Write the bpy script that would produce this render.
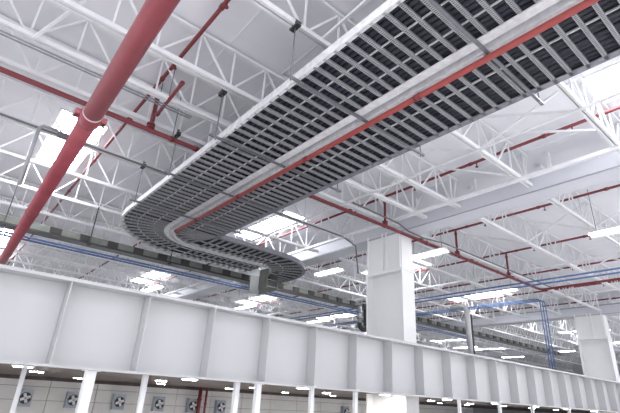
import bpy, math, random
from mathutils import Vector, Matrix
random.seed(7)
SC = bpy.context.scene
for o in list(bpy.data.objects): bpy.data.objects.remove(o)
COL = SC.collection
EYE = 1.9                      # camera height above the hall floor (metres)

# ------------------------------------------------------------------ camera
PITCH, ROLL, YAW, FPX = map(float, (23.695, 3.426, 38.679, 439.6))
_p, _r, _y = math.radians(PITCH), math.radians(ROLL), math.radians(YAW)
F = Vector((math.sin(_y)*math.cos(_p), math.cos(_y)*math.cos(_p), math.sin(_p)))
r0 = Vector((math.cos(_y), -math.sin(_y), 0)); u0 = r0.cross(F)
RT = math.cos(_r)*r0 + math.sin(_r)*u0; UP = -math.sin(_r)*r0 + math.cos(_r)*u0
cam = bpy.data.cameras.new('camera'); camo = bpy.data.objects.new('camera', cam); COL.objects.link(camo)
cam.sensor_width = 36; cam.lens = FPX*36/620; cam.clip_end = 500; cam.clip_start = 0.05
camo.matrix_world = Matrix(((RT.x, UP.x, -F.x, 0), (RT.y, UP.y, -F.y, 0), (RT.z, UP.z, -F.z, EYE), (0, 0, 0, 1)))
SC.camera = camo

# ------------------------------------------------------------------ world: even overcast sky, comes in by the open side
w = bpy.data.worlds.new('overcast'); SC.world = w; w.use_nodes = True
bg = w.node_tree.nodes['Background']; bg.inputs[0].default_value = (0.92, 0.94, 1.0, 1); bg.inputs[1].default_value = 1.2
SC.view_settings.view_transform = 'Standard'; SC.view_settings.look = 'None'
SC.view_settings.exposure = 0.82; SC.view_settings.gamma = 1.0; SC.view_settings.use_curve_mapping = False

# ------------------------------------------------------------------ materials
MATS = {}
def mat(name, c, rough=0.5, metal=0.0, var=0.06, scale=3.0, bump=0.0, spec=0.5, stretch=(1, 1, 1)):
    m = bpy.data.materials.new(name); m.use_nodes = True; nt = m.node_tree
    b = nt.nodes['Principled BSDF']; b.inputs['Roughness'].default_value = rough; b.inputs['Metallic'].default_value = metal
    b.inputs['Specular IOR Level'].default_value = spec
    tc = nt.nodes.new('ShaderNodeTexCoord'); mp = nt.nodes.new('ShaderNodeMapping'); mp.inputs['Scale'].default_value = stretch
    nz = nt.nodes.new('ShaderNodeTexNoise'); nz.inputs['Scale'].default_value = scale; nz.inputs['Detail'].default_value = 4
    rp = nt.nodes.new('ShaderNodeValToRGB')
    rp.color_ramp.elements[0].position = 0.3; rp.color_ramp.elements[1].position = 0.7
    rp.color_ramp.elements[0].color = (*[x*(1-var) for x in c], 1); rp.color_ramp.elements[1].color = (*[min(1, x*(1+var)) for x in c], 1)
    nt.links.new(tc.outputs['Object'], mp.inputs[0]); nt.links.new(mp.outputs[0], nz.inputs['Vector'])
    nt.links.new(nz.outputs[0], rp.inputs[0]); nt.links.new(rp.outputs[0], b.inputs['Base Color'])
    if bump:
        bp = nt.nodes.new('ShaderNodeBump'); bp.inputs['Strength'].default_value = bump; bp.inputs['Distance'].default_value = 0.02
        nt.links.new(nz.outputs[0], bp.inputs['Height']); nt.links.new(bp.outputs[0], b.inputs['Normal'])
    MATS[name] = m; return m
def emit(name, c, s):
    m = bpy.data.materials.new(name); m.use_nodes = True
    b = m.node_tree.nodes['Principled BSDF']; b.inputs['Base Color'].default_value = (*c, 1)
    b.inputs['Emission Color'].default_value = (*c, 1); b.inputs['Emission Strength'].default_value = s
    MATS[name] = m; return m
def perforate(m, pitch, axis, half, across, dark):
    """a row of punched slots along one object axis of a small steel channel"""
    nt = m.node_tree; b = nt.nodes['Principled BSDF']; src = b.inputs['Base Color'].links[0].from_socket
    tc = nt.nodes.new('ShaderNodeTexCoord'); sp = nt.nodes.new('ShaderNodeSeparateXYZ'); nt.links.new(tc.outputs['Object'], sp.inputs[0])
    def M(op, a, v):
        n = nt.nodes.new('ShaderNodeMath'); n.operation = op
        for i, q in enumerate((a, v)):
            if q is None: continue
            if isinstance(q, (int, float)): n.inputs[i].default_value = q
            else: nt.links.new(q, n.inputs[i])
        return n.outputs[0]
    a = M('PINGPONG', sp.outputs[axis], pitch/2); hole = M('LESS_THAN', a, pitch*0.2)
    c = M('LESS_THAN', M('ABSOLUTE', sp.outputs[across], None), half); f = M('MULTIPLY', hole, c)
    mx = nt.nodes.new('ShaderNodeMix'); mx.data_type = 'RGBA'; nt.links.new(f, mx.inputs[0]); nt.links.new(src, mx.inputs[6])
    mx.inputs[7].default_value = (*dark, 1); nt.links.new(mx.outputs[2], b.inputs['Base Color'])
mat('roof', (0.87, 0.875, 0.91), 0.7, var=0.03, scale=0.6, stretch=(0.3, 2, 1))
mat('white_steel', (0.86, 0.86, 0.88), 0.45, var=0.04)
mat('bounce_deck', (0.42, 0.42, 0.42), 0.6)
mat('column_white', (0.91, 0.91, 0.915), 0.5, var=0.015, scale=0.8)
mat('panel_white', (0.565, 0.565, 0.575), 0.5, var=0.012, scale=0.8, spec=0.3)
mat('wrap', (0.70, 0.71, 0.765), 0.55, var=0.03, scale=1.2, bump=0.25, stretch=(1, 0.5, 1))
mat('floor', (0.80, 0.79, 0.785), 0.4, var=0.06, scale=0.5)
mat('galv', (0.40, 0.40, 0.43), 0.45, 0.35, var=0.10, scale=9)
mat('galv_light', (0.72, 0.72, 0.74), 0.55, 0.0, var=0.14, scale=9)
mat('rung', (0.40, 0.40, 0.42), 0.45, 0.25, var=0.08, scale=12); perforate(MATS['rung'], 0.036, 0, 0.02, 1, (0.05, 0.05, 0.06))
mat('rail_grey', (0.27, 0.265, 0.30), 0.5, 0.1, var=0.2, scale=12)
mat('strut', (0.22, 0.23, 0.25), 0.45, 0.5, var=0.12, scale=10)
mat('rod', (0.20, 0.20, 0.21), 0.5, 0.4)
mat('clamp', (0.06, 0.06, 0.065), 0.5, 0.3)
mat('cable', (0.017, 0.019, 0.033), 0.5, var=0.25, scale=5, stretch=(1, 0.1, 1))
mat('red', (0.20, 0.032, 0.038), 0.42, var=0.08, scale=4)
mat('red_orange', (0.34, 0.055, 0.05), 0.45, var=0.08)
mat('red_big', (0.37, 0.07, 0.09), 0.33, var=0.10, scale=2.5)
mat('blue', (0.10, 0.17, 0.36), 0.4, var=0.10)
mat('pipe_grey', (0.42, 0.43, 0.44), 0.4, 0.3)
mat('track', (0.17, 0.185, 0.165), 0.5, 0.2, var=0.15, scale=4)
mat('box_dark', (0.035, 0.033, 0.032), 0.5, var=0.2)
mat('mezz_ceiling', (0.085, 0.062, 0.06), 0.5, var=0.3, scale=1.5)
mat('clad', (0.76, 0.75, 0.76), 0.5, var=0.04)
mat('joint', (0.36, 0.36, 0.365), 0.6)
mat('fan_body', (0.38, 0.42, 0.50), 0.45, 0.2, var=0.1)
mat('fan_dark', (0.03, 0.035, 0.05), 0.5)
emit('tube_light', (1.0, 0.98, 0.94), 14); emit('downlight', (1.0, 0.97, 0.92), 90)
emit('skylight_sheet', (0.97, 0.98, 1.0), 9)     # sheets glow by themselves, standing in for daylight through them

# ------------------------------------------------------------------ mesh helpers (z given from eye level)
class MB:
    def __init__(s): s.v = []; s.f = []; s.sm = []
    def box(s, x0, x1, y0, y1, z0, z1):
        n = len(s.v); s.v += [Vector((x, y, z)) for z in (z0, z1) for y in (y0, y1) for x in (x0, x1)]
        q = [(0, 2, 3, 1), (4, 5, 7, 6), (0, 1, 5, 4), (2, 6, 7, 3), (0, 4, 6, 2), (1, 3, 7, 5)]
        s.f += [tuple(i+n for i in a) for a in q]; s.sm += [False]*6; return s
    def bar(s, a, b, w, h, up=(0, 0, 1)):
        a, b = Vector(a), Vector(b); d = (b-a).normalized(); u = Vector(up)
        if abs(d.dot(u)) > 0.99: u = Vector((0, 1, 0))
        sd = d.cross(u).normalized(); u = sd.cross(d); n = len(s.v)
        for p in (a, b):
            for i, j in ((-1, -1), (1, -1), (1, 1), (-1, 1)): s.v.append(p + sd*w/2*i + u*h/2*j)
        q = [(0, 1, 2, 3), (7, 6, 5, 4), (0, 4, 5, 1), (1, 5, 6, 2), (2, 6, 7, 3), (3, 7, 4, 0)]
        s.f += [tuple(i+n for i in a_) for a_ in q]; s.sm += [False]*6; return s
    def tube(s, pts, r, n=10, caps=True):
        pts = [Vector(p) for p in pts]; base = len(s.v); prev = None
        for i, p in enumerate(pts):
            d = ((pts[i]-pts[i-1]).normalized() if i else Vector()) + ((pts[i+1]-pts[i]).normalized() if i < len(pts)-1 else Vector())
            d.normalize()
            if prev is None:
                sd = d.cross(Vector((0, 0, 1)));
                if sd.length < 0.05: sd = d.cross(Vector((1, 0, 0)))
                sd.normalize()
            else:
                sd = prev - d*prev.dot(d); sd.normalize()
            prev = sd; u = sd.cross(d)
            k = 1.0
            if 0 < i < len(pts)-1:
                c = (pts[i]-pts[i-1]).normalized().dot(d); k = 1/max(c, 0.5)
            rr = r[i] if isinstance(r, (list, tuple)) else r
            for j in range(n):
                a = 2*math.pi*j/n; s.v.append(p + sd*math.cos(a)*rr + u*math.sin(a)*rr)
        for i in range(len(pts)-1):
            for j in range(n):
                a, b = base+i*n+j, base+i*n+(j+1) % n
                s.f.append((a, a+n, b+n, b)); s.sm.append(True)
        if caps:
            s.f.append(tuple(base+j for j in range(n))); s.sm.append(False)
            e = base+(len(pts)-1)*n; s.f.append(tuple(e+j for j in reversed(range(n)))); s.sm.append(False)
        return s
    def sweep(s, path, rects):
        """rectangles (o0,o1,z0,z1) swept along path(offset)->list of (x,y)"""
        for o0, o1, z0, z1 in rects:
            A, B = path(o0), path(o1); n = len(s.v); k = len(A)
            for p, q in zip(A, B):
                s.v += [Vector((p[0], p[1], z0)), Vector((q[0], q[1], z0)), Vector((q[0], q[1], z1)), Vector((p[0], p[1], z1))]
            for i in range(k-1):
                for j in range(4):
                    a, b = n+i*4+j, n+i*4+(j+1) % 4
                    s.f.append((a, b, b+4, a+4)); s.sm.append(False)
            s.f += [(n, n+3, n+2, n+1), tuple(n+(k-1)*4+j for j in range(4))]; s.sm += [False, False]
        return s
    def mesh(s, name, m, org=(0, 0, 0)):
        me = bpy.data.meshes.new(name); o = Vector(org)
        me.from_pydata([p-o for p in s.v], [], s.f); me.polygons.foreach_set('use_smooth', s.sm)
        me.materials.append(MATS[m]); me.update(); return me

def up(o): return Vector(o) + Vector((0, 0, EYE))
def tag(o, label=None, cat=None, group=None, kind=None):
    for k, v in (('label', label), ('category', cat), ('group', group), ('kind', kind)):
        if v: o[k] = v
    return o
def thing(name, org, label, cat, group=None):
    o = bpy.data.objects.new(name, None); o.empty_display_size = 0.2; COL.objects.link(o); o.location = up(org)
    tag(o, label, cat, group); o['_org'] = tuple(org); return o
def part(par, name, mb, m, label=None, org=None):
    """mesh part under par; its verts are in eye-level scene coordinates"""
    base = Vector(ORG[par.name]) if par.name in ORG else Vector(par['_org'])
    og = Vector(org) if org else base
    o = bpy.data.objects.new(name, mb.mesh(name, m, og)); COL.objects.link(o); o.parent = par; o.location = og-base
    ORG[o.name] = tuple(og)
    if label: o['label'] = label
    return o
ORG = {}
def inst(par, name, me, loc, rot=None):
    o = bpy.data.objects.new(name, me); COL.objects.link(o); o.parent = par
    base = Vector(ORG[par.name]) if par.name in ORG else Vector(par['_org'])
    o.location = Vector(loc)-base
    if rot: o.rotation_euler = rot
    ORG[o.name] = tuple(loc); return o
def single(name, mb, m, org, label=None, cat=None, group=None, kind=None):
    o = bpy.data.objects.new(name, mb.mesh(name, m, org)); COL.objects.link(o); o.location = up(org)
    ORG[o.name] = tuple(org); tag(o, label, cat, group, kind); return o
def nth(i): return ['first', 'second', 'third', 'fourth', 'fifth', 'sixth', 'seventh', 'eighth', 'ninth', 'tenth', 'eleventh', 'twelfth',
                    'thirteenth', 'fourteenth', 'fifteenth', 'sixteenth', 'seventeenth', 'eighteenth', 'nineteenth', 'twentieth'][i]

# ================================================================== SETTING
FL = -EYE; HB, HT, HR = 6.0, 7.0, 7.12         # bottom chord, top chord, roof underside (above eye)
single('floor', MB().box(-30, 110, -30, 60, FL-0.2, FL), 'floor', (0, 0, FL), kind='structure')
SKY = []
for x0 in (-7.8, 0.95, 9.75, 18.5, 27.3, 36.1, 44.9, 53.7):
    for y0 in (-1.8, 12.6 if x0 < 5 else 13.7, 28.1):
        SKY.append((x0, x0+1.25, y0, y0+4.2))
xs = sorted({-14, 110, *[s[0] for s in SKY], *[s[1] for s in SKY]}); ys = sorted({-6, 60, *[s[2] for s in SKY], *[s[3] for s in SKY]})
rf = MB()
for i in range(len(xs)-1):
    for j in range(len(ys)-1):
        cx, cy = (xs[i]+xs[i+1])/2, (ys[j]+ys[j+1])/2
        if any(s[0] < cx < s[1] and s[2] < cy < s[3] for s in SKY): continue
        rf.box(xs[i], xs[i+1], ys[j], ys[j+1], HR, HR+0.25)
roof = single('ceiling', rf, 'roof', (0, 0, HR), kind='structure')
# roof sheets: lap seams between the sheets, as low ribs under the roof
sm_ = MB().box(-0.02, 0.02, -6, 60, -0.018, 0).mesh('sheet_seam', 'roof')
for i in range(26):
    x = -13 + i*2.93
    if any(s[0]-0.05 < x < s[1]+0.05 for s in SKY): x += 1.5
    inst(roof, 'sheet_seam', sm_, (x, 0, HR))
for n, s in enumerate(SKY):
    wd = single('window_%d' % (n+1), MB().box(s[0]-0.02, s[1]+0.02, s[2]-0.02, s[3]+0.02, HR+0.26, HR+0.28), 'skylight_sheet', (s[0], s[2], HR+0.26), kind='structure')
    fr = MB()
    for a in ((s[0]-0.06, s[0], s[2], s[3]), (s[1], s[1]+0.06, s[2], s[3]), (s[0]-0.06, s[1]+0.06, s[2]-0.06, s[2]), (s[0]-0.06, s[1]+0.06, s[3], s[3]+0.06)):
        fr.box(*a, HR-0.03, HR-0.001)
    part(wd, 'skylight_frame', fr, 'white_steel')
single('wall_back', MB().box(-14, 110, 45, 45.3, FL, HR), 'clad', (40, 45, FL), kind='structure')
single('wall_right', MB().box(105, 105.3, -6, 45, FL, HR), 'clad', (105, 20, FL), kind='structure')

# ---- enclosure behind the white fascia: low dark ceiling, clad back wall
D, ZT, ZB, DEP = 8.0, 1.615, 0.245, 0.29
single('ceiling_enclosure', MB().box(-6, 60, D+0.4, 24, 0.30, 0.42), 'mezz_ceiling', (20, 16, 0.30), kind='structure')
single('ceiling_bounce_deck', MB().box(-6, 60, D+DEP+0.08, 45, 0.43, 0.5), 'bounce_deck', (20, 16, 0.43), kind='structure')  # unseen deck added to bounce light onto the column and far roof
wb = single('wall_enclosure', MB().box(-6, 60, 24.06, 24.3, FL, 0.30), 'joint', (20, 24.06, FL), kind='structure')
pw = MB().box(-1.0, 1.0, -0.05, 0, 0, 0.535).mesh('cladding_sheet', 'clad')
for i in range(20):
    for j in range(4):
        inst(wb, 'cladding_sheet', pw, (-0.28+i*2.04, 24.06, -1.51+(j-0.5)*0.56))
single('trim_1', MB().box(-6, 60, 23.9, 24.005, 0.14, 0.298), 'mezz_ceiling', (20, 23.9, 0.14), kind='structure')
# fascia: egg-crate of deep fins with flat panels set back between rails
PW = 1.328; X0 = 1.52 - 2*PW; NP = 34
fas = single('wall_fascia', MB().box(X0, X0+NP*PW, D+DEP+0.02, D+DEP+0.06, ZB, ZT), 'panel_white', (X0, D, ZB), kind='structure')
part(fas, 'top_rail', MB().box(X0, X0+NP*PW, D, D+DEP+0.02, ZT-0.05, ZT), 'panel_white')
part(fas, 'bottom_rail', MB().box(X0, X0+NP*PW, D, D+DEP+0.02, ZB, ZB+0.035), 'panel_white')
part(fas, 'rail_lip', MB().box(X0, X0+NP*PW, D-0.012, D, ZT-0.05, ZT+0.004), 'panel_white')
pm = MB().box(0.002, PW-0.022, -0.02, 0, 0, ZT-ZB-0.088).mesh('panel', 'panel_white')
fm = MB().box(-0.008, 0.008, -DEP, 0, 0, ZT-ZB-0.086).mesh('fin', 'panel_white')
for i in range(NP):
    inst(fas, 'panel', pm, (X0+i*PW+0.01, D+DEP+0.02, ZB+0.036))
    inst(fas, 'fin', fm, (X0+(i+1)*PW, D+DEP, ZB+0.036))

# ================================================================== COLUMNS AND WRAPPED BEAMS
def column(xc, label):
    y0, y1 = 9.68, 11.4; t = thing('clad_column', (xc, (y0+y1)/2, FL), label, 'column', 'white clad columns under the wrapped beams')
    ZC = 4.4
    core = MB().box(xc+0.36, xc+0.62, y0+0.05, y1-0.05, FL, 6.0); part(t, 'core', core, 'column_white')
    part(t, 'side_cladding', MB().box(xc, xc+0.66, y0, y0+0.05, FL, ZC), 'column_white')
    part(t, 'side_cladding', MB().box(xc, xc+0.66, y1-0.05, y1, FL, ZC), 'column_white')
    part(t, 'collar', MB().box(xc-0.02, xc+0.66, y0-0.02, y1+0.02, ZC, ZC+0.10), 'column_white')
    part(t, 'head_cladding', MB().box(xc+0.03, xc+0.64, y0+0.02, y1-0.02, ZC+0.10, 5.98), 'column_white')
    for yy in (y0+0.06, y0+0.68, y0+0.86, y1-0.12):
        part(t, 'head_rib', MB().box(xc-0.03, xc+0.03, yy, yy+0.06, ZC+0.10, 5.98), 'column_white')
    part(t, 'face_panel', MB().box(xc+0.30, xc+0.36, y0+0.051, y1-0.051, FL, ZC), 'column_white')
    return t
column(12.1, 'wide white clad column nearest, rising behind the middle of the fascia')
column(31.5, 'white clad column far off at the right end of the fascia')
def beam(xc, y0, y1, label):
    t = thing('wrapped_beam', (xc, (y0+y1)/2, 5.9), label, 'beam', 'white wrapped main beams under the roof')
    # boxed cover with a slightly sagging, wrinkled skirt
    def pth(o): return [(o, y0+(y1-y0)*i/24) for i in range(25)]
    part(t, 'side_cover', MB().sweep(pth, [(xc, xc+0.03, 5.90, 6.42), (xc+0.67, xc+0.70, 5.90, 6.42)]), 'wrap')
    part(t, 'bottom_cover', MB().sweep(pth, [(xc, xc+0.70, 5.83, 5.90)]), 'wrap')
    part(t, 'edge_trim', MB().sweep(pth, [(xc-0.02, xc, 5.845, 5.875)]), 'galv')
    part(t, 'edge_trim', MB().sweep(pth, [(xc-0.04, xc, 6.38, 6.43)]), 'galv')
    part(t, 'top_plate', MB().sweep(pth, [(xc, xc+0.70, 6.42, 6.46)]), 'wrap')
    for i in range(14):
        y = y0+1.2+i*2.4
        if y < y1: part(t, 'hanger', MB().bar((xc+0.35, y, 6.46), (xc+0.35, y, HR), 0.1, 0.1), 'white_steel')
beam(12.1, -4, 45, 'broad white wrapped beam running from top right down to the near column')
beam(31.5, -4, 45, 'distant white wrapped beam carried by the far right column')
beam(51.0, -4, 45, 'farthest white wrapped beam near the right end of the roof')

# ================================================================== ROOF JOISTS
JY = [2.43, 4.86, 7.2, 8.53, 9.75, 12.1, 14.35, 16.65, 18.9, 21.3, 23.7, 26.1, 28.5, 30.9, 33.3]
PH = {7.2: 2.52, 4.86: 2.68, 8.53: 0.56}
def joist_parts(par, y, x0, x1, phase, hp, thin, each):
    k = 0.7 if thin else 1.0
    part(par, 'bottom_chord', MB().bar((x0, y-0.045*k, HB+0.05), (x1, y-0.045*k, HB+0.05), 0.055*k, 0.085).bar((x0, y+0.045*k, HB+0.05), (x1, y+0.045*k, HB+0.05), 0.055*k, 0.085).bar((x0, y, HB+0.1), (x1, y, HB+0.1), 0.15*k, 0.014), 'white_steel')
    part(par, 'top_chord', MB().bar((x0, y, HT+0.04), (x1, y, HT+0.04), 0.12, 0.07), 'white_steel')
    n = math.ceil((x0-phase)/hp); allm = MB()
    while phase+n*hp < x1-0.05:
        x = phase+n*hp; top = n % 2 == 0
        a = MB().bar((x, y, HB+0.08), (x, y, HT+0.02), 0.036, 0.036)
        xe = min(x+hp, x1)
        b = MB().bar((x+0.05, y, HT if top else HB+0.08), (xe-0.05, y, HB+0.08 if top else HT), 0.04, 0.04)
        if each:
            part(par, 'web_post', a, 'white_steel', org=(x, y, HB)); part(par, 'web_diagonal', b, 'white_steel', org=(x, y, HB))
        else:
            for q in (a, b):
                s = len(allm.v); allm.v += q.v; allm.f += [tuple(i+s for i in f) for f in q.f]; allm.sm += q.sm
        n += 1
    if not each: part(par, 'web_members', allm, 'white_steel')['kind'] = 'stuff'
for i, y in enumerate(JY):
    t = thing('roof_joist', (2, y, HB), 'white lattice roof joist on the near side of the wrapped beam, %s nearest the viewer' % nth(i), 'roof joist', 'white lattice roof joists of the near bay')
    joist_parts(t, y, -10, 12.05, PH.get(y, 0.6+0.3*math.sin(i*2.1)), 0.83, False, True)
for b, (x0, x1, nm) in enumerate(((12.85, 31.4, 'between the near and the distant wrapped beam'), (32.25, 50.9, 'beyond the distant wrapped beam'), (51.75, 75, 'beyond the farthest wrapped beam'))):
    for i, y in enumerate(JY):
        if y == 8.53 or (b == 2 and i % 2): continue
        t = thing('roof_joist', ((x0+x1)/2, y, HB), 'white lattice roof joist %s, %s in its row' % (nm, nth(i)), 'roof joist', 'white lattice roof joists of bay %s' % ('two', 'three', 'four')[b])
        joist_parts(t, y, x0, x1, x0+0.3, 0.9, b > 0, b == 0)
# bridging bars across the joists
for x, wd, lb in ((9.16, 0.06, 'thin white bridging bar across the joists right of the cable ladders'), (11.35, 0.11, 'thick white bridging bar beside the wrapped beam')):
    single('bridging_bar', MB().bar((x, -4, HB-0.02), (x, 33, HB-0.02), wd, wd*0.8), 'white_steel', (x, 5, HB), lb, 'roof bar')
for x, lb in ((20.0, 'white bridging bar across the joists of the second bay, nearer one'), (26.0, 'white bridging bar across the joists of the second bay, farther one')):
    single('bridging_bar', MB().bar((x, -4, HB-0.02), (x, 33, HB-0.02), 0.07, 0.06), 'white_steel', (x, 5, HB), lb, 'roof bar')
# diagonal sway braces between neighbouring joists
BR = [(10.6, 7.2, HT, 11.0, 4.9, HB), (9.2, 4.86, HT, 9.2, 2.5, HB), (9.45, 2.43, HT, 9.3, 4.8, HB+0.1), (9.16, 4.86, HB, 9.16, 7.2, HT), (10.5, 2.43, HB+0.1, 10.3, 4.8, HT), (0.6, 7.2, HT, -0.2, 8.5, HB), (3.9, 4.86, HB+0.1, 4.4, 2.5, HT),
      (16.5, 4.86, HT, 16.5, 7.1, HB), (16.62, 4.86, HB, 16.62, 7.2, HT), (16.5, 2.43, HT, 16.5, 4.8, HB), (22, 4.86, HT, 22, 7.1, HB), (22.12, 4.86, HB, 22.12, 7.2, HT), (22, 7.2, HB, 22, 9.75, HT), (16.5, 7.2, HB, 16.5, 9.75, HT)]
for i, q in enumerate(BR):
    single('sway_brace', MB().bar(q[:3], q[3:], 0.05, 0.05), 'white_steel', q[:3], 'slanting white angle brace between roof joists, %s of the braces counted from the viewer' % nth(i), 'brace', 'slanting braces between joists')

# ================================================================== CABLE LADDERS
TZ = 5.0; C1 = (6.6, 13.3); C2 = (9.3, 15.9)
def arc(c, r, a0, a1, n): return [(c[0]+r*math.cos(math.radians(a0+(a1-a0)*i/n)), c[1]+r*math.sin(math.radians(a0+(a1-a0)*i/n))) for i in range(n+1)]
def pathL(o):
    R = C1[0]-o; return [(o, -3), (o, 4), (o, 9)] + arc(C1, R, 180, 90, 18) + [(8.3, C1[1]+R), (9.9, C1[1]+R)]
def pathR(o):
    R = C1[0]-o; R2 = C2[1]-(C1[1]+R)
    return [(o, -3), (o, 4), (o, 9)] + arc(C1, R, 180, 90, 18) + [(8.2, C1[1]+R)] + arc(C2, R2, -90, 0, 16) + [(C2[0]+R2, 17.2), (C2[0]+R2, 18.6)]
def ladder(name, o0, o1, path, label, second):
    t = thing(name, ((o0+o1)/2, 5, TZ), label, 'cable ladder', 'cable ladders hung under the roof')
    if not second:
        part(t, 'side_rail', MB().sweep(path, [(o0, o0+0.02, TZ-0.03, TZ+0.125), (o0+0.02, o0+0.07, TZ-0.03, TZ-0.01)]), 'galv_light')
        part(t, 'side_rail', MB().sweep(path, [(o1-0.02, o1, TZ-0.06, TZ+0.14), (o1-0.16, o1-0.02, TZ-0.06, TZ-0.035)]), 'galv_light')
    else:
        part(t, 'side_rail', MB().sweep(path, [(o0, o0+0.02, TZ-0.08, TZ+0.13), (o0+0.02, o0+0.10, TZ-0.08, TZ-0.06)]), 'galv_light')
        part(t, 'side_rail', MB().sweep(path, [(o1-0.02, o1, TZ-0.03, TZ+0.13), (o1-0.13, o1-0.02, TZ-0.03, TZ-0.01)]), 'rail_grey')
    W = o1-o0
    rm = MB().box(0.02, W-0.02, -0.031, 0.031, -0.03, -0.004).box(0.02, W-0.02, -0.031, -0.025, -0.004, 0.02).box(0.02, W-0.02, 0.025, 0.031, -0.004, 0.02).mesh('rung', 'rung')
    y = -2.75 + (0.22 if not second else 0.0)
    while y < C1[1]-0.1: inst(t, 'rung', rm, (o0, y, TZ)); y += 0.25
    step = 6.5 if not second else 12
    for k in range(0, int(90/step)):
        a = 180-k*step; R = C1[0]-o0; c, s = math.cos(math.radians(a)), math.sin(math.radians(a))
        inst(t, 'rung', rm, (C1[0]+R*c, C1[1]+R*s, TZ), (0, 0, math.radians(a+180)))
    R = C1[0]-o0; x = C1[0]+0.1; xe = C2[0]-0.1 if second else 9.9
    while x < xe: inst(t, 'rung', rm, (x, C1[1]+R, TZ), (0, 0, math.radians(-90))); x += 0.27
    if second:
        R2 = C2[1]-C1[1]-R          # inner radius
        for k in range(0, 9):
            a = -88+k*11; c, s = math.cos(math.radians(a)), math.sin(math.radians(a))
            inst(t, 'rung', rm, (C2[0]+R2*c, C2[1]+R2*s, TZ), (0, 0, math.radians(a)))
        y = C2[1]+0.3
        while y < 18.5: inst(t, 'rung', rm, (C2[0]+R2, y, TZ)); y += 0.27
    return t
LL = ladder('cable_ladder', 3.46, 4.98, pathL, 'wide steel cable ladder full of dark cables, left of the red pipe', False)
LR = ladder('cable_ladder', 5.10, 6.64, pathR, 'wide steel cable ladder full of dark cables, right of the red pipe', True)
for o in (3.97, 4.47): part(LL, 'divider', MB().sweep(pathL, [(o-0.006, o+0.006, TZ-0.012, TZ+0.02)]), 'galv_light')
part(LR, 'divider', MB().sweep(pathR, [(5.70-0.008, 5.70+0.008, TZ-0.012, TZ+0.02)]), 'galv_light')
def cables(o0, o1, path, n, lb, grp):
    for i in range(n):
        o = o0+(o1-o0)*(i+0.5)/n; r = (o1-o0)/n*0.485
        if any(abs(o-d) < 0.02 for d in (3.97, 4.47, 5.70)): r *= 0.9
        zz = TZ+0.022+r + random.uniform(0, 0.02)
        pts = [(p[0], p[1], zz) for p in path(o)]
        single('power_cable', MB().tube(pts, r, 8), 'cable', pts[0], '%s, %s from its left rail' % (lb, nth(i)), 'cable', grp)
cables(3.54, 4.94, pathL, 13, 'black power cable lying in the left cable ladder', 'cables in the left ladder')
cables(5.14, 6.60, pathR, 13, 'black power cable lying in the right cable ladder', 'cables in the right ladder')
# red pipe slung below the ladders
t = thing('sprinkler_pipe', (5.12, 5, 4.81), 'red pipe slung under the gap between the two cable ladders', 'pipe')
part(t, 'pipe', MB().tube([(5.13, -3, 4.81), (5.13, 13.3, 4.81)], 0.052, 12), 'red_orange')
part(t, 'end_cap', MB().tube([(5.13, 13.26, 4.81), (5.13, 13.36, 4.81), (5.13, 13.40, 4.81)], [0.062, 0.062, 0.03], 12), 'red_orange')
for y in (0.4, 3.6, 6.6, 9.4, 11.8): part(t, 'coupling', MB().tube([(5.13, y, 4.81), (5.13, y+0.12, 4.81)], 0.064, 12), 'red')
for y in (2.43, 4.86, 7.35, 9.75, 12.1): part(t, 'hanger_strap', MB().bar((5.13, y+0.06, 4.86), (5.13, y+0.06, 4.91), 0.03, 0.12), 'galv_light')
# strut channels and threaded hangers
for i, y in enumerate((2.36, 4.84, 7.4, 9.72, 12.08)):
    st = thing('strut_channel', (5, y, 4.9), 'dark slotted strut channel crossing under both ladders, %s from the top of the photo' % nth(i), 'bracket', 'strut channels under the ladders')
    part(st, 'channel', MB().bar((3.16, y, 4.892), (6.9, y, 4.892), 0.05, 0.04), 'strut')
    for x in (3.3, 6.78):
        part(st, 'hanger_rod', MB().tube([(x, y, 4.82), (x, y, HB+0.02)], 0.011, 6), 'rod')
        part(st, 'beam_clamp', MB().box(x-0.05, x+0.05, y-0.11, y+0.11, HB-0.03, HB+0.06).box(x-0.03, x+0.03, y-0.03, y+0.03, HB+0.06, HB+0.16), 'clamp')
        part(st, 'nut', MB().tube([(x, y, 4.86), (x, y, 4.89)], 0.026, 6), 'galv')
# drop box at the end of the left ladder
t = thing('cable_drop', (10.3, 15.7, 4.3), 'grey green vertical cable drop where the left ladder ends', 'cable drop')
part(t, 'side_plate', MB().box(9.93, 9.97, 14.95, 15.55, 4.1, 4.93), 'track'); part(t, 'side_plate', MB().box(10.46, 10.50, 14.95, 16.4, 4.1, 4.93), 'track')
part(t, 'back_plate', MB().box(9.97, 10.46, 16.3, 16.34, 4.1, 4.9), 'pipe_grey')
for k in range(3): part(t, 'rung', MB().bar((9.97, 15.0, 4.2+k*0.28), (10.46, 15.0, 4.2+k*0.28), 0.05, 0.03), 'galv')
part(t, 'cable_gland', MB().tube([(10.22, 15.02, 4.6), (10.22, 15.2, 4.6)], 0.13, 12), 'box_dark')

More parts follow.
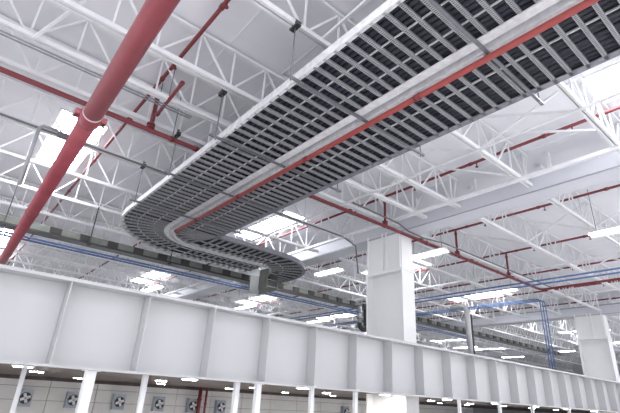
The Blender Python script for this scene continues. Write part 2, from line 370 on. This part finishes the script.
# ---- long cable track far behind, parallel to the fascia
TY = 16.5
t = thing('cable_track', (5, TY, 4.75), 'long grey green cable track with dark boxes crossing far behind', 'cable track')
part(t, 'side_rail', MB().box(-3, 42, TY, TY+0.03, 4.62, 4.90).box(-3, 42, TY-0.05, TY, 4.62, 4.64), 'track'); part(t, 'side_rail', MB().box(-3, 42, TY+0.45, TY+0.48, 4.62, 4.90), 'track')
part(t, 'bottom_plate', MB().box(-3, 42, TY+0.031, TY+0.449, 4.63, 4.66), 'strut')
bm_ = MB().box(-0.18, 0.18, -0.05, 0, -0.11, 0.11).box(-0.15, 0.15, -0.062, -0.05, -0.08, 0.08).mesh('junction_box', 'box_dark')
for k in range(42):
    x = 2.2+k*0.95
    inst(t, 'junction_box', bm_, (x, TY, 4.775))
part(t, 'dark_edge', MB().box(-3, 42, TY-0.062, TY-0.0505, 4.60, 4.66), 'box_dark')
for i, x in enumerate((0.72, 0.2, 3.3, 6.3)):
    hg = thing('track_hanger', (x, TY-0.03, 4.75), 'dark vertical rod holding the long cable track, %s of the four at left' % nth(i), 'hanger', 'rods holding the long cable track')
    part(hg, 'rod', MB().bar((x, TY-0.09, 4.58), (x, TY-0.09, HB), 0.035, 0.035), 'clamp'); part(hg, 'foot', MB().box(x-0.06, x+0.06, TY-0.12, TY+0.0, 4.54, 4.58), 'clamp')

# ================================================================== PIPES
def pipe(name, pts, r, m, label, cat='pipe', group=None, coup=(), n=10, k=1.25, cl=0.1):
    t = thing(name, pts[0], label, cat, group); part(t, 'pipe', MB().tube(pts, r, n), m)
    for p, d in coup:
        p, d = Vector(p), Vector(d).normalized(); part(t, 'coupling', MB().tube([p-d*cl/2, p+d*cl/2], r*k, n), m)
    return t
# the big main
bx = lambda y: 0.937+0.0205*(y-4.2)
BZ = 4.3; BRD = 0.158
t = thing('main_pipe', (bx(8), 8, BZ), 'big red main pipe crossing the upper left, with a flanged joint', 'pipe')
part(t, 'pipe', MB().tube([(bx(-4), -4, BZ), (bx(7.51), 7.51, BZ)], BRD, 32), 'red_big')
part(t, 'pipe', MB().tube([(bx(7.55), 7.55, BZ), (bx(36), 36, BZ)], BRD*0.985, 32), 'red_big')
part(t, 'grooved_coupling', MB().tube([(bx(7.38), 7.38, BZ), (bx(7.40), 7.40, BZ), (bx(7.68), 7.68, BZ), (bx(7.70), 7.70, BZ)], [BRD*1.02, BRD*1.17, BRD*1.17, BRD*1.02], 32), 'red_big')
part(t, 'seal_ring', MB().tube([(bx(7.35), 7.35, BZ), (bx(7.375), 7.375, BZ)], BRD*1.06, 32), 'galv_light')
for sx in (-1, 1):
    lug = part(t, 'coupling_lug', MB().box(bx(7.54)+sx*0.21-0.05, bx(7.54)+sx*0.21+0.05, 7.46, 7.62, BZ-0.05, BZ+0.05), 'red_big')
    part(lug, 'bolt', MB().tube([(bx(7.54)+sx*0.23, 7.54, BZ-0.09), (bx(7.54)+sx*0.23, 7.54, BZ+0.09)], 0.022, 8), 'clamp')
for y in (13.6, 21.0): part(t, 'pipe_clamp', MB().tube([(bx(y), y, BZ), (bx(y+.08), y+.08, BZ)], BRD*1.06, 32), 'red')
# X-direction feed
RX = 5.7; RYY = 9.5
pipe('sprinkler_pipe', [(-8, RYY, RX), (22.55, RYY, RX), (22.75, RYY-0.06, RX), (22.8, RYY-0.25, RX), (22.8, -4, RX)], 0.058, 'red', 'long red feed pipe passing behind the ladders then turning right',
     coup=[((x, RYY, RX), (1, 0, 0)) for x in (3.1, 3.75, 7.6, 11.0, 13.4, 15.6, 18.6, 21.5)]+[((22.8, y, RX), (0, 1, 0)) for y in (7, 4.5, 2)], n=12)
# Y-direction sprinkler lines close under the roof
SY = [(2.42, -4, 34), (6.75, -4, 34), (11.05, -4, 34), (15.5, -4, 34), (19.6, -4, 34), (23.7, -4, 34), (27.8, -4, 34), (32.0, -4, 34), (36.1, -4, 34)]
LBS = ['red sprinkler line crossing the left, behind the big main', 'red sprinkler line right above the cable ladders', 'red sprinkler line just right of the cable ladders', 'red sprinkler line first beyond the wrapped beam',
       'red sprinkler line second beyond the wrapped beam', 'red sprinkler line third beyond the wrapped beam', 'red sprinkler line fourth beyond the wrapped beam', 'red sprinkler line first beyond the distant beam', 'red sprinkler line second beyond the distant beam']
for (x, y0, y1), lb in zip(SY, LBS):
    t = pipe('sprinkler_pipe', [(x, y0, 6.85), (x, y1, 6.85)], 0.045, 'red', lb, group='red sprinkler lines under the roof',
             coup=[((x, y, 6.85), (0, 1, 0)) for y in (0.9, 3.9, 6.1, 9.0, 11.3, 14.6, 17.9)], n=8, k=1.35)
    for y in (3.2, 5.9, 8.2, 11.0): part(t, 'sprinkler_head', MB().tube([(x, y, 6.8), (x, y, 6.70), (x, y, 6.69), (x, y, 6.67)], [0.018, 0.018, 0.045, 0.045], 8), 'red')
for x, lb in ((2.55, 'red drop pipe with flange left of the ladders'), (11.02, 'red drop pipe between sprinkler line and feed pipe, by the near column'), (15.45, 'red drop pipe onto the feed pipe beyond the near column'), (19.6, 'red drop pipe onto the feed pipe, farthest right')):
    t = pipe('drop_pipe', [(x, RYY, RX+0.06), (x, RYY-0.0, 6.82)], 0.045, 'red', lb, group='red drop pipes onto the feed pipe', coup=[((x, RYY, RX+0.95), (0, 0, 1))])
    part(t, 'flange', MB().tube([(x, RYY, RX+0.06), (x, RYY, RX+0.10)], 0.10, 12), 'red'); part(t, 'flange', MB().tube([(x, RYY, RX+0.14), (x, RYY, RX+0.18)], 0.10, 12), 'red')
t = pipe('pipe_stub', [(2.50, 7.7, 6.02), (2.56, 9.25, 6.02)], 0.042, 'red', 'short capped red pipe stub hanging left of the ladders', coup=[((2.5, 7.75, 6.02), (0, 1, 0)), ((2.56, 9.2, 6.02), (0, 1, 0))])
part(t, 'hanger_rod', MB().tube([(2.52, 8.5, 6.05), (2.52, 8.5, HR)], 0.012, 6), 'rod')
for i, (x, lb) in enumerate(((2.60, 'thin dark rod holding the feed pipe, left one'), (3.12, 'thin dark rod holding the feed pipe, next to the ladder'))):
    single('hanger_rod', MB().tube([(x, 9.5, RX-0.06), (x, 9.5, HR)], 0.012, 6), 'rod', (x, 9.5, RX-.06), lb, 'hanger')
# blue pipes
BL = [([(-4, 17.6, 4.64), (30, 17.6, 4.64)], 'blue pipe below the long cable track, upper of the two'), ([(-4, 17.7, 4.57), (30, 17.7, 4.57)], 'blue pipe below the long cable track, lower of the two')]
for k in range(2): BL.append(([(19.0, 40, 5.15-k*0.16), (19.0, -4, 5.15-k*0.16)], 'blue pipe high on the right, %s of the pair' % ('upper', 'lower')[k]))
for k in range(3):
    xx = 21.5+k*0.27
    BL.append(([(xx, 38, 4.98), (xx, 9.3, 4.98), (xx, 9.14, 4.94), (xx, 9.1, 4.8), (xx, 9.1, 0.51)], 'blue pipe turning down beside the far column, %s of three' % nth(k)))
for pts, lb in BL:
    c = [((x, pts[0][1], pts[0][2]), (1, 0, 0)) for x in (3.4, 8.2, 13)] if pts[0][1] == pts[1][1] else [((pts[0][0], y, pts[0][2]), (0, 1, 0)) for y in (2, 8, 12, 16) if y > pts[1][1]]
    pipe('blue_pipe', pts, 0.036 if len(pts) == 2 else 0.026, 'blue', lb, group='blue service pipes', coup=c, n=8)
# grey riser with elbow
t = pipe('riser_duct', [(15.7, 10.15, 3.70), (15.75, 9.75, 3.72), (15.78, 9.55, 3.66), (15.8, 9.5, 3.45), (15.8, 9.5, 0.51)], 0.105, 'pipe_grey', 'grey riser pipe with bent top standing behind the fascia', 'pipe', n=14)
part(t, 'cable_strip', MB().bar((15.92, 9.42, 0.51), (15.92, 9.42, 3.4), 0.05, 0.05), 'clamp')
t = thing('track_drop', (16.75, 16.2, 3.5), 'grey drop pipe with dark bent fittings hanging just left of the near column', 'pipe')
part(t, 'pipe', MB().tube([(16.75, 16.25, 3.75), (16.75, 16.25, 4.6)], 0.11, 12), 'pipe_grey')
part(t, 'elbow', MB().tube([(16.75, 16.25, 3.78), (16.76, 16.25, 3.6), (16.95, 16.25, 3.47), (17.2, 16.25, 3.5), (17.32, 16.25, 3.68)], 0.13, 12), 'box_dark')
part(t, 'dark_cabinet', MB().box(17.18, 17.5, 16.05, 16.40, 3.7, 4.55), 'box_dark')
part(t, 'clamp', MB().tube([(16.75, 16.25, 4.25), (16.75, 16.25, 4.33)], 0.135, 12), 'strut'); part(t, 'clamp', MB().tube([(16.75, 16.25, 3.95), (16.75, 16.25, 4.03)], 0.135, 12), 'strut')
part(t, 'bracket', MB().box(16.65, 16.85, 16.2, 16.499, 4.60, 4.68), 'strut')
# dark conduits on the joists
def conduit(pts, r, m, lb): return single('conduit', MB().tube(pts, r, 8), m, pts[0], lb, 'conduit')
conduit([(-9, 11.9, 5.96), (11.3, 11.9, 5.96), (11.9, 11.8, 5.7), (12.0, 11.75, 4.6)], 0.03, 'rod', 'dark conduit along a joist, bending down behind the near column')
conduit([(9.2, 9.3, 5.95), (11.5, 9.28, 5.88), (12.0, 9.25, 5.72), (12.9, 9.25, 5.70), (14.2, 9.28, 5.86), (24, 9.3, 5.95)], 0.03, 'rod', 'dark conduit sagging below the wrapped beam')
conduit([(-9, 8.68, 5.99), (3.2, 8.68, 5.99)], 0.018, 'galv', 'thin grey conduit clipped under a joist at upper left')
conduit([(-9, 8.78, 5.99), (3.2, 8.78, 5.99)], 0.018, 'galv', 'second thin grey conduit beside the one at upper left')
t = thing('cable_spout', (0.45, 12.0, 5.9), 'grey bent conduit arm with box in front of the left skylight', 'conduit')
part(t, 'arm', MB().tube([(0.54, 11.78, 4.3), (0.54, 11.78, 5.9), (0.6, 11.78, 6.0), (0.95, 11.78, 6.0)], 0.045, 8), 'pipe_grey'); part(t, 'box', MB().box(0.95, 1.25, 11.72, 11.84, 5.86, 5.98), 'strut')

# ================================================================== LAMPS
def lamp(x, y, z, ln, lb):
    t = thing('pendant_lamp', (x, y, z), lb, 'lamp', 'long fluorescent lamps under the roof')
    part(t, 'housing', MB().box(x-0.10, x+0.10, y-ln/2, y+ln/2, z+0.07, z+0.15), 'white_steel')
    part(t, 'reflector', MB().bar((x-0.2, y-ln/2, z+0.06), (x-0.2, y+ln/2, z+0.06), 0.22, 0.012, (-0.4, 0, 1)).bar((x+0.2, y-ln/2, z+0.06), (x+0.2, y+ln/2, z+0.06), 0.22, 0.012, (0.4, 0, 1)), 'white_steel')
    for s in (-0.09, 0.09): part(t, 'tube', MB().tube([(x+s, y-ln/2+0.04, z+0.035), (x+s, y+ln/2-0.04, z+0.035)], 0.03, 8), 'tube_light')
    for s in (-1, 1): part(t, 'suspension', MB().tube([(x, y+s*ln*0.4, z+0.15), (x, y+s*ln*0.4, HR)], 0.01, 6), 'rod')
LP = [(15.7, 3.5, 5.45, 2.5, 'long fluorescent lamp hanging at the right edge'), (13.3, 15.0, 5.45, 1.7, 'fluorescent lamp hanging left of the near column'),
      (1.1, 21.6, 5.45, 2.4, 'fluorescent lamp glaring beside the big main at far left'), (13.7, 9.7, 5.33, 1.6, 'fluorescent lamp right behind the near column'),
      (21.2, 11.2, 5.45, 2.4, 'fluorescent lamp behind the blue pipes, right of the riser'), (44.0, 17.5, 5.2, 2.4, 'fluorescent lamp far off beside the far column')]
for a in LP: lamp(*a)
for i in range(4): lamp(9.2+i*6.5, 26, 5.45, 2.4, 'far fluorescent lamp low above the fascia, %s from the left' % nth(i))
for i in range(3): lamp(30+i*9, 24, 5.3, 2.4, 'tiny far fluorescent lamp at right, %s of the row' % nth(i))

# ================================================================== UNDER THE FASCIA
POSTS = [(0.151, 0.07, 9.2), (0.266, 0.15, 8.2), (0.378, 0.09, 8.6), (0.606, 0.10, 8.4), (0.668, 0.11, 8.2), (0.845, 0.09, 8.3), (1.015, 0.09, 8.3), (1.555, 0.08, 8.3), (1.84, 0.09, 8.3), (2.12, 0.09, 8.3), (2.5, 0.09, 8.3)]
for i, (q, wd, yy) in enumerate(POSTS):
    x = q*yy; t = thing('support_post', (x, yy, FL), 'white square post under the fascia, %s from the left' % nth(i), 'post', 'white posts under the fascia')
    part(t, 'shaft', MB().box(x-wd/2, x+wd/2, yy-wd/2, yy+wd/2, FL+0.012, ZB-0.012 if yy < D+DEP else 0.288), 'white_steel')
    part(t, 'base_plate', MB().box(x-wd, x+wd, yy-wd, yy+wd, FL, FL+0.012), 'white_steel')
    zc = ZB if yy < D+DEP else 0.30
    part(t, 'cap_plate', MB().box(x-wd*0.8, x+wd*0.8, yy-wd*0.8, yy+wd*0.8, zc-0.012, zc), 'white_steel')
for i, (q, z) in enumerate(((0.163, -0.60), (0.243, -0.60), (0.330, -0.60), (0.414, -0.62), (0.492, -0.63), (0.563, -0.64), (0.968, -0.62))):
    x = q*24; y = 24.0
    t = thing('wall_fan', (x, y, z), 'small blue grey wall fan on the enclosure back wall, %s from the left' % nth(i), 'fan', 'wall fans seen under the fascia')
    part(t, 'housing', MB().box(x-0.27, x+0.27, y-0.30, y-0.005, z-0.34, z+0.34), 'fan_body')
    part(t, 'shroud', MB().tube([(x, y-0.302, z), (x, y-0.36, z)], 0.23, 20), 'fan_dark')
    for k in range(4):
        a = math.radians(20+k*90); part(t, 'blade', MB().bar((x+0.03*math.cos(a), y-0.375, z+0.03*math.sin(a)), (x+0.2*math.cos(a), y-0.375, z+0.2*math.sin(a)), 0.02, 0.11, (-math.sin(a), 0.3, math.cos(a))), 'galv_light')
    part(t, 'hub', MB().tube([(x, y-0.361, z), (x, y-0.40, z)], 0.05, 10), 'fan_body')
pipe('standpipe', [(0.512*23.5, 23.5, FL), (0.512*23.5, 23.5, 0.28)], 0.10, 'red', 'red standpipe against the enclosure back wall', coup=[((0.512*23.5, 23.5, -0.3), (0, 0, 1))])
pipe('standpipe', [(0.528*23.5, 23.5, FL), (0.528*23.5, 23.5, 0.28)], 0.06, 'red', 'thinner red standpipe beside the thick one', coup=[((0.528*23.5, 23.5, -0.5), (0, 0, 1))])
dl = MB().tube([(0, 0, 0), (0, 0, -0.02)], 0.16, 12).mesh('lens', 'downlight'); dr = MB().tube([(0, 0, 0.01), (0, 0, -0.012)], 0.20, 12).mesh('ring', 'white_steel')
cnt = 0
for j, y in enumerate((10.2, 14, 20)):
    for i in range(10):
        x = 1.5+i*3.4+0.9*(j % 2)
        t = thing('downlight', (x, y, 0.30), 'round downlight in the low dark ceiling under the fascia, %s row, %s from the left' % (('near', 'middle', 'far')[j], nth(i)), 'lamp', 'downlights in the enclosure ceiling')
        inst(t, 'ring', dr, (x, y, 0.288)); inst(t, 'lens', dl, (x, y, 0.285))
for o in bpy.data.objects:
    if '_org' in o: del o['_org']
